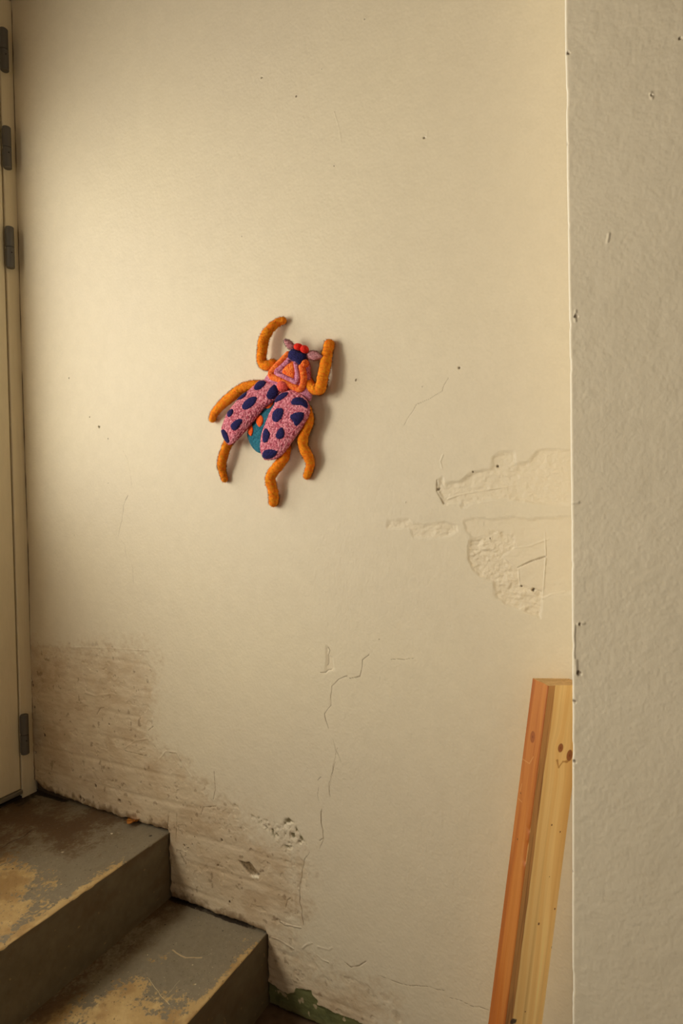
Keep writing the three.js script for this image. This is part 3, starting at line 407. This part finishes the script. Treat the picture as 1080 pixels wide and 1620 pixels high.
  const em = std({ map: EC.texture(), bumpMap: EH.texture(), bumpScale: 1 });
  for (const cg of caps) { cg.applyMatrix4(frame); cg.computeVertexNormals(); mesh('end_grain', cg, em, g, { label: 'rough sawn end grain' }); }
}

// ---------------------------------------------------------------- dry leaf on the landing
{
  const at = [[.4379,.0045]][0];
  const o = [[.4183,.0107],[.4061,-.0083],[.4084,-.0144],[.4165,-.0149],[.4291,-.0142],[.423,-.0298],[.4331,-.0261],[.4562,-.0104],[.4587,.0015],[.4515,.0049],[.4536,.0152],[.4517,.0256],[.4452,.0335]];
  const c = o.reduce((s, p) => [s[0] + p[0] / o.length, s[1] + p[1] / o.length], [0, 0]);
  const nr = 8, ns = o.length * 3, cv = new THREE.CatmullRomCurve3(o.map((p) => new THREE.Vector3(p[0] - c[0], 0, p[1] - c[1])), true, 'catmullrom', 0.3), pts = cv.getPoints(ns);
  const lg = gridG(ns + 1, nr + 1, (i, j) => { const s = j / nr, p = pts[i % ns], x = p.x * s, z = p.z * s; return [x, 0.003 + 0.008 * sst(0.0, 0.03, x + 0.006) * s + 0.005 * s * s + 0.003 * vn(x * 90, z * 90), z, 0.5 + x * 10, 0.5 + z * 10]; });
  const leaf = group('dry_leaf', [c[0], Y2 + 0.001, c[1]], { label: 'small curled orange brown dry leaf on the landing beside the wall', category: 'leaf' });
  const lm = std({ color: 0xd48a34, roughness: 0.8, side: THREE.DoubleSide });
  mesh('blade', lg, lm, leaf);
  const v = new THREE.TubeGeometry(new THREE.CatmullRomCurve3([new THREE.Vector3(pts[0].x * 1.25, 0.008, pts[0].z * 1.25), new THREE.Vector3(0, 0.0045, 0), new THREE.Vector3(pts[ns >> 1].x * 0.95, 0.014, pts[ns >> 1].z * 0.95)]), 16, 0.0007, 6); mesh('midrib', v, std({ color: 0x8a4f18 }), leaf);
}

// ---------------------------------------------------------------- tufted beetle on the wall
{
  const g = group('beetle', [1.0066, 1.561, 0], { label: 'tufted wool beetle with pink navy-spotted wings and orange legs hung on the wall', category: 'wall sculpture' });
  const rnd = rng(4242);
  const h3 = (x, y, z) => { let h = Math.imul(x, 374761393) ^ Math.imul(y, 668265263) ^ Math.imul(z, 2147483629 ^ 0x5bd1e995); h = Math.imul(h ^ (h >>> 13), 1274126177); return ((h ^ (h >>> 16)) >>> 0) / 4294967296; };
  function cell(x, y, z, s) {                                   // nearest loop of yarn: [distance in cells, its random tone]
    x /= s; y /= s; z /= s; const X = Math.floor(x), Y = Math.floor(y), Z = Math.floor(z); let best = 9, id = 0;
    for (let a = -1; a < 2; a++) for (let b = -1; b < 2; b++) for (let c = -1; c < 2; c++) { const q = X + a, r = Y + b, t = Z + c, dx = q + h3(q, r, t) - x, dy = r + h3(q + 71, r, t) - y, dz = t + h3(q, r + 31, t) - z, d = dx * dx + dy * dy + dz * dz; if (d < best) { best = d; id = h3(q, r, t + 17); } }
    return [Math.sqrt(best), id];
  }
  const L = (r, gg, b) => new THREE.Color().setRGB(r / 255, gg / 255, b / 255, THREE.SRGBColorSpace);
  const woolMat = new THREE.MeshPhysicalMaterial({ vertexColors: true, roughness: 1, side: THREE.DoubleSide });
  const legMat = new THREE.MeshPhysicalMaterial({ vertexColors: true, roughness: 1, side: THREE.DoubleSide });
  function wool(geo, dark, light, size, amp) {                  // loops pushed out along the normal, each with its own yarn tone
    geo.computeVertexNormals(); const p = geo.attributes.position, n = geo.attributes.normal, col = new Float32Array(p.count * 3);
    for (let i = 0; i < p.count; i++) {
      const x = p.getX(i), y = p.getY(i), z = p.getZ(i), [d, id] = cell(x + 3, y + 3, z + 3, size), e = amp * (1 - Math.min(1, d * d * 1.3)) - amp * 0.5;
      p.setXYZ(i, x + n.getX(i) * e, y + n.getY(i) * e, z + n.getZ(i) * e);
      const t = id; col[i * 3] = mix(dark.r, light.r, t); col[i * 3 + 1] = mix(dark.g, light.g, t); col[i * 3 + 2] = mix(dark.b, light.b, t);
    }
    geo.setAttribute('color', new THREE.BufferAttribute(col, 3)); geo.deleteAttribute('uv'); geo.computeVertexNormals(); return geo;
  }
  function fuzz(geo, count, len, dark, light) {                 // stray fibres, joined to the same mesh
    const p = geo.attributes.position, n = geo.attributes.normal, P = [], N = [], K = [], q = geo.toNonIndexed(), id = geo.index.array, cum = new Float32Array(id.length / 3), A = new THREE.Vector3(), B = new THREE.Vector3(), D = new THREE.Vector3(); let tot = 0;
    for (let i = 0; i < cum.length; i++) { A.fromBufferAttribute(p, id[i * 3]); B.fromBufferAttribute(p, id[i * 3 + 1]).sub(A); D.fromBufferAttribute(p, id[i * 3 + 2]).sub(A); tot += B.cross(D).length(); cum[i] = tot; }   // fibres spread evenly over the area
    const pick = () => { const t = rnd() * tot; let lo = 0, hi = cum.length - 1; while (lo < hi) { const c = (lo + hi) >> 1; if (cum[c] < t) lo = c + 1; else hi = c; } return id[lo * 3]; };
    for (let i = 0; i < count; i++) {
      const k = pick(), a = new THREE.Vector3(p.getX(k), p.getY(k), p.getZ(k)), d = new THREE.Vector3(n.getX(k) + (rnd() - 0.5) * 1.3, n.getY(k) + (rnd() - 0.5) * 1.3, n.getZ(k) + (rnd() - 0.5) * 1.3).normalize();
      const s = new THREE.Vector3(rnd() - 0.5, rnd() - 0.5, rnd() - 0.5).cross(d).normalize().multiplyScalar(0.00026), b = a.clone().addScaledVector(d, len * (0.5 + rnd()));
      if (b.z < 0.0005) continue; const t = rnd();
      for (const w of [a.clone().add(s), a.clone().sub(s), b]) { P.push(w.x, w.y, w.z); const m = new THREE.Vector3().crossVectors(s, d).normalize(); N.push(m.x, m.y, m.z); K.push(mix(dark.r, light.r, t), mix(dark.g, light.g, t), mix(dark.b, light.b, t)); }
    }
    const f = new THREE.BufferGeometry(); f.setAttribute('position', new THREE.Float32BufferAttribute(P, 3)); f.setAttribute('normal', new THREE.Float32BufferAttribute(N, 3)); f.setAttribute('color', new THREE.Float32BufferAttribute(K, 3));
    return mergeGeometries([q, f]);
  }
  const closed = (o, n) => new THREE.CatmullRomCurve3(o.map((p) => new THREE.Vector3(p[0], p[1], 0)), true, 'catmullrom', 0.5).getSpacedPoints(n).slice(0, n);
  class Pad {                                                   // a stuffed pad: rounded outline, bulging front, flatter back
    constructor(o, base, h, back, n = 260) { this.o = closed(o, n); if (this.o.reduce((s, p, i) => { const q = this.o[(i + 1) % n]; return s + p.x * q.y - q.x * p.y; }, 0) < 0) this.o.reverse(); this.n = n; this.base = base; this.h = h; this.back = back; this.c = this.o.reduce((s, p) => s.add(p), new THREE.Vector3()).multiplyScalar(1 / n); }
    prof(s) { return Math.pow(Math.max(0, 1 - Math.pow(s, 2.6)), 0.5); }
    z(x, y) { const dx = x - this.c.x, dy = y - this.c.y; let best = 1.0, bd = -2; const l = Math.hypot(dx, dy) + 1e-9; for (const p of this.o) { const ax = p.x - this.c.x, ay = p.y - this.c.y, m = Math.hypot(ax, ay), dt = (ax * dx + ay * dy) / (m * l); if (dt > bd) { bd = dt; best = l / m; } } return this.base(x, y) + this.h * this.prof(Math.min(1, best)); }
    geo(rings) {
      const P = [], I = [], n = this.n; let row = 0;
      const add = (s, f) => { for (const p of this.o) { const x = mix(this.c.x, p.x, s), y = mix(this.c.y, p.y, s); P.push(x, y, Math.max(0.0008, this.base(x, y) + f)); } row++; };
      P.push(this.c.x, this.c.y, this.base(this.c.x, this.c.y) + this.h);
      for (let k = 1; k <= rings; k++) { const s = Math.sin((k / rings) * Math.PI / 2); add(s, this.h * this.prof(s)); }
      if (this.back) for (let k = 1; k <= 6; k++) { const s = Math.cos((k / 7) * Math.PI / 2); add(s, -this.back * Math.pow(1 - s * s, 0.5)); }
      for (let j = 0; j < n; j++) I.push(0, 1 + j, 1 + (j + 1) % n);
      for (let r = 0; r < row - 1; r++) for (let j = 0; j < n; j++) { const a = 1 + r * n + j, b = 1 + r * n + (j + 1) % n; I.push(a, a + n, b, b, a + n, b + n); }
      const q = new THREE.BufferGeometry(); q.setAttribute('position', new THREE.Float32BufferAttribute(P, 3)); q.setIndex(I); return q;
    }
  }
  const PINK = [L(176, 58, 84), L(248, 166, 178)], NAVY = [L(18, 15, 62), L(36, 31, 96)], ORANGE = [L(222, 62, 6), L(255, 146, 60)], NEON = [L(255, 114, 2), L(255, 166, 26)], MAUVE = [L(160, 66, 98), L(230, 158, 184)], TEAL = [L(18, 84, 108), L(52, 128, 146)], RED = [L(216, 24, 16), L(244, 56, 30)], DUSTY = [L(184, 104, 112), L(230, 170, 172)], CORAL = [L(214, 66, 60), L(238, 108, 96)];
  function spots(pad, list, cols, parent, name, n = 70) {
    for (const q of list) { const cx = q.reduce((t, p) => t + p[0], 0) / q.length, cy = q.reduce((t, p) => t + p[1], 0) / q.length, o = q.map((p) => [cx + (p[0] - cx) * 0.92, cy + (p[1] - cy) * 0.92]), sp = new Pad(o, (x, y) => pad.z(x, y) + 0.0004, 0.0036, 0, n); mesh(name, wool(sp.geo(16), ...cols, 0.0026, 0.0012), woolMat, parent); }
  }
  const wing = (o, base, h, back, sp) => { const pad = new Pad(o, base, h, back, 300); const m = mesh('wing', fuzz(wool(pad.geo(70), ...PINK, 0.0034, 0.0024), 3500, 0.003, ...PINK), woolMat, g); spots(pad, sp, NAVY, m, 'spot'); };

  // abdomen under the wings
  { const pad = new Pad([[-.0658,-.0053],[-.0432,-.0038],[-.0276,-.0289],[-.0204,-.0633],[-.0292,-.0967],[-.0501,-.1228],[-.0751,-.1336],[-.0939,-.1338],[-.1105,-.1232],[-.124,-.1033],[-.1287,-.0838],[-.1188,-.0635],[-.1001,-.0456],[-.0849,-.0243]], () => 0.016, 0.016, 0.012, 200); const m = mesh('abdomen', wool(pad.geo(40), ...TEAL, 0.0026, 0.0015), woolMat, g, { label: 'teal abdomen with orange dots' });
    spots(pad, [[[-.0833,-.041],[-.0722,-.046],[-.07,-.0599],[-.0798,-.0723],[-.0909,-.0636],[-.0948,-.0512]], [[-.1154,-.0637],[-.1061,-.065],[-.1014,-.0785],[-.1076,-.092],[-.116,-.0887],[-.1234,-.0771]], [[-.0564,-.0061],[-.0435,-.014],[-.0519,-.0269],[-.0643,-.0273],[-.0682,-.0195]]], [L(248, 84, 20), L(255, 116, 40)], m, 'spot'); }
  wing([[-.0903,.0312],[-.0793,.0393],[-.0653,.0419],[-.0479,.0378],[-.03,.0287],[-.0219,.0165],[-.0242,.002],[-.0406,-.0119],[-.062,-.025],[-.083,-.0431],[-.1086,-.068],[-.1303,-.0873],[-.153,-.1055],[-.1618,-.1099],[-.1735,-.1086],[-.185,-.0943],[-.1924,-.0744],[-.1829,-.0504],[-.1719,-.0302],[-.1523,-.0115],[-.1347,.0044],[-.1102,.0183]], (x, y) => 0.037 - 0.04 * (x + 0.12), 0.013, 0.012, [
    [[-.0871,.0254],[-.0793,.0383],[-.0653,.0406],[-.054,.0371],[-.055,.0284],[-.0658,.0186],[-.079,.0158],[-.0864,.0192]],
    [[-.1417,-.002],[-.1355,.0065],[-.1192,.014],[-.1073,.017],[-.1101,.007],[-.1204,-.0003],[-.134,-.0026]],
    [[-.1202,-.0259],[-.1208,-.0162],[-.1087,-.0048],[-.0918,.002],[-.0777,.0014],[-.0763,-.0069],[-.0857,-.0197],[-.1009,-.0281],[-.1135,-.0298]],
    [[-.0389,.0228],[-.0316,.0282],[-.0238,.0194],[-.0217,.0052],[-.0308,-.0067],[-.0437,-.0097],[-.0524,-.0015],[-.0481,.0109]],
    [[-.1686,-.0381],[-.1692,-.0297],[-.1595,-.0235],[-.1492,-.0236],[-.1477,-.0327],[-.1539,-.0413],[-.1627,-.0442]],
    [[-.1548,-.0726],[-.1562,-.0634],[-.1431,-.0532],[-.1267,-.0488],[-.1183,-.0529],[-.1245,-.0635],[-.1359,-.0752],[-.1472,-.0787]],
    [[-.1906,-.0731],[-.1791,-.0717],[-.1689,-.0815],[-.1632,-.0973],[-.1652,-.1069],[-.1756,-.1057],[-.1858,-.0917]]]);
  wing([[-.0286,-.021],[-.0227,-.0055],[-.0074,.0051],[.0146,.0091],[.0368,.0011],[.0556,-.0143],[.0665,-.0334],[.0653,-.0528],[.0505,-.0758],[.034,-.0957],[.0173,-.1158],[-.0019,-.1361],[-.022,-.1505],[-.043,-.1543],[-.0584,-.153],[-.0663,-.1445],[-.0716,-.1273],[-.0694,-.103],[-.064,-.0829],[-.0537,-.062],[-.0419,-.0393]], (x, y) => 0.042 + 0.02 * (0.0 - y - 0.03), 0.015, 0.013, [
    [[-.0285,-.015],[-.0194,-.0031],[-.0035,.0035],[.0122,.004],[.0144,-.0021],[.0032,-.011],[-.0118,-.017],[-.0254,-.0192]],
    [[.0225,-.0199],[.0304,-.0114],[.0465,-.0109],[.0607,-.0206],[.0665,-.034],[.0641,-.0397],[.0499,-.032],[.0346,-.0301],[.0247,-.0273]],
    [[-.0302,-.0549],[-.0283,-.0417],[-.0162,-.0333],[-.0004,-.0332],[.0057,-.0423],[.0006,-.0578],[-.013,-.0675],[-.0248,-.0647]],
    [[.0202,-.0559],[.0304,-.0482],[.0458,-.0461],[.0579,-.0489],[.0553,-.0618],[.0452,-.0741],[.0351,-.08],[.0292,-.0691]],
    [[-.0589,-.1069],[-.0593,-.09],[-.0525,-.0783],[-.0428,-.0796],[-.0351,-.0915],[-.0378,-.1068],[-.0477,-.1143],[-.0558,-.1132]],
    [[-.0184,-.0972],[-.0118,-.0856],[.0001,-.079],[.0062,-.0887],[.0043,-.1018],[-.0052,-.1079],[-.0154,-.1054]],
    [[-.0654,-.1418],[-.0546,-.1315],[-.0343,-.1291],[-.0169,-.134],[-.0187,-.1419],[-.0349,-.1513],[-.0535,-.1532],[-.064,-.1494]]]);
  // thorax: nested bands of loops
  { const pad = new Pad([[.0061,.0958],[-.0043,.0888],[-.0228,.0786],[-.0432,.0631],[-.0619,.0472],[-.0609,.0383],[-.0361,.0237],[-.0085,.0104],[.0118,.0012],[.0284,-.0055],[.0455,-.0136],[.0621,-.019],[.0678,-.0025],[.066,.0237],[.0643,.0499],[.0618,.0729],[.0521,.0806],[.0285,.0915]], () => 0.031, 0.013, 0.02, 200);
    const th = mesh('thorax', wool(pad.geo(44), ...MAUVE, 0.0026, 0.0016), woolMat, g);
    const band = (o, r, cols, name) => { const cv = new THREE.CatmullRomCurve3(o.map((p) => new THREE.Vector3(p[0], p[1], pad.z(p[0], p[1]) + 0.0006)), false, 'centripetal'); const t = new THREE.TubeGeometry(cv, 150, r, 18); const a = new THREE.SphereGeometry(r, 18, 12), b = a.clone(); a.translate(...cv.getPoint(0).toArray()); b.translate(...cv.getPoint(1).toArray()); mesh(name, wool(mergeGeometries([t, a, b]), ...cols, 0.0028, 0.0016), woolMat, th); };
    band([[.0061,.0952],[-.0044,.0865],[-.0169,.0759],[-.0311,.0641],[-.0402,.0537],[-.0356,.0458],[-.0197,.0388],[-.0033,.0305],[.0146,.0208],[.0322,.0119],[.0429,.0083],[.05,.0168],[.0519,.0349],[.0499,.0514],[.0478,.0598]], 0.0078, ORANGE, 'orange_band');
    band([[.0111,.0748],[0,.0694],[-.0132,.0615],[-.0225,.0552],[-.0171,.0486],[.0001,.0408],[.0175,.0324],[.0325,.025],[.0373,.0324],[.0368,.0476],[.0341,.063],[.0319,.0704]], 0.006, MAUVE, 'mauve_band');
    const ce = new Pad([[.0111,.0748],[.0251,.0745],[.0287,.0636],[.0291,.0471],[.0254,.0343],[.0164,.0345],[.0041,.0424],[-.0059,.0527],[-.001,.0628]], (x, y) => pad.z(x, y) - 0.001, 0.005, 0, 90); mesh('orange_centre', wool(ce.geo(20), ...ORANGE, 0.0026, 0.0014), woolMat, th);
    for (const [o, c, nm] of [[[[.0472,.0641],[.0519,.0734],[.0603,.0757],[.064,.0681],[.0615,.0593],[.0531,.0583]], ORANGE, 'orange_tab'], [[[-.0165,.0237],[-.0069,.0313],[.0056,.0281],[.0124,.0182],[.0083,.0088],[-.0043,.0047],[-.0144,.0122]], CORAL, 'coral_button']]) { const q = new Pad(o, () => nm === 'coral_button' ? 0.047 : 0.04, 0.012, 0.01, 80); mesh(nm, wool(q.geo(20), ...c, 0.0026, 0.0016), woolMat, th); }
  }
  // head, eyes, antennae
  { const hp = new Pad([[.0274,.1033],[.018,.0998],[.0131,.0873],[.0191,.0794],[.0329,.0726],[.0457,.064],[.0549,.0701],[.0596,.078],[.0591,.0871],[.0493,.0934],[.0396,.0998]], () => 0.043, 0.014, 0.014, 110), hd = mesh('head', wool(hp.geo(28), ...NAVY, 0.0026, 0.0015), woolMat, g);
    for (const o of [[[.0305,.1068],[.0353,.114],[.0445,.1142],[.0505,.1095],[.0495,.1012],[.0441,.0973],[.0342,.0998]], [[.0495,.1025],[.055,.1083],[.0632,.106],[.0668,.0978],[.0637,.0904],[.0546,.0902],[.0486,.0955]]]) mesh('eye', wool(new Pad(o, () => 0.044, 0.012, 0.012, 70).geo(18), ...RED, 0.0026, 0.0008), woolMat, hd);
    for (const o of [[[-.004,.1298],[.0015,.1314],[.0108,.1278],[.0208,.1193],[.0245,.1116],[.0205,.1068],[.0104,.1068],[.0027,.115]], [[.0532,.0891],[.0639,.0956],[.0775,.0953],[.0893,.0887],[.1002,.0784],[.089,.0745],[.0755,.0735],[.0621,.0776],[.0538,.0832]]]) mesh('antenna', fuzz(wool(new Pad(o, () => 0.034, 0.009, 0.009, 90).geo(20), ...DUSTY, 0.0022, 0.0016), 700, 0.0035, ...DUSTY), woolMat, hd); }
  // six legs
  const legs = [
    [[[-.0448,.0806,.0246],[-.055,.0774,.0279],[-.0674,.0798,.0295],[-.0725,.0938,.0312],[-.0699,.1164,.0312],[-.0647,.1433,.0295],[-.0494,.1662,.0246],[-.0337,.1806,.0164],[-.0217,.1848,.0115]], 0.0112, 0.0085],
    [[[.0522,.0268,.0246],[.0624,.0167,.0295],[.0724,.0083,.0312],[.0866,.005,.0312],[.0936,.0168,.0312],[.096,.0331,.0295],[.1014,.0591,.0262],[.104,.0893,.0197],[.1059,.1101,.0127]], 0.0118, 0.0112],
    [[[-.0895,.0343,.0213],[-.1104,.0341,.0246],[-.136,.0283,.0279],[-.169,.0109,.0279],[-.2076,-.0104,.0246],[-.2318,-.0264,.018],[-.2429,-.038,.0115]], 0.0112, 0.0085],
    [[[-.1796,-.0942,.0205],[-.1906,-.1134,.023],[-.1998,-.1364,.0246],[-.2069,-.154,.023],[-.2108,-.1735,.0164],[-.2079,-.1953,.0115]], 0.0108, 0.0075],
    [[[-.0141,-.1122,.0213],[-.0124,-.1278,.0246],[-.0136,-.1466,.0279],[-.0289,-.1653,.0279],[-.0488,-.1845,.0279],[-.0573,-.2,.0262],[-.0545,-.2204,.023],[-.0533,-.2394,.018],[-.0586,-.2568,.0119]], 0.0116, 0.0112],
    [[[.0475,-.039,.023],[.0537,-.0548,.0262],[.0536,-.0715,.0279],[.0447,-.0909,.0279],[.0381,-.1088,.0279],[.0398,-.1288,.0262],[.0491,-.1491,.023],[.052,-.1657,.018],[.0442,-.1837,.0131],[.0384,-.1943,.0115]], 0.0112, 0.0085],
  ];
  for (const [pts, r0, r1] of legs) {
    const cv = new THREE.CatmullRomCurve3(pts.map((p) => new THREE.Vector3(...p)), false, 'centripetal'), n = 150, m = 26, fr = cv.computeFrenetFrames(n, false), P = [], I = [];
    for (let i = -8; i <= n + 8; i++) {
      const k = clamp(i, 0, n), c = cv.getPointAt(k / n), t = cv.getTangentAt(k / n); let r = 1.1 * mix(r0, r1, sst(0.55, 1, k / n)) * (1 + 0.07 * vn(k * 0.16, r0 * 9000 + pts[0][0] * 90));
      if (i < 0 || i > n) { const a = (i < 0 ? -i : i - n) / 8 * Math.PI / 2; c.addScaledVector(t, (i < 0 ? -1 : 1) * r * Math.sin(a)); r *= Math.cos(a) + 1e-4; }
      for (let j = 0; j < m; j++) { const a = (j / m) * 2 * Math.PI; const q = c.clone().addScaledVector(fr.normals[k], r * Math.cos(a)).addScaledVector(fr.binormals[k], r * Math.sin(a)); P.push(q.x, q.y, Math.max(q.z, 0.001)); }
    }
    for (let i = 0; i < n + 16; i++) for (let j = 0; j < m; j++) { const a = i * m + j, b = i * m + (j + 1) % m; I.push(a, b, a + m, b, b + m, a + m); }
    const q = new THREE.BufferGeometry(); q.setAttribute('position', new THREE.Float32BufferAttribute(P, 3)); q.setIndex(I);
    mesh('leg', fuzz(wool(q, ...NEON, 0.003, 0.001), 3000, 0.0042, NEON[0], L(255, 184, 76)), legMat, g);
  }
}
renderer.render(scene, camera);
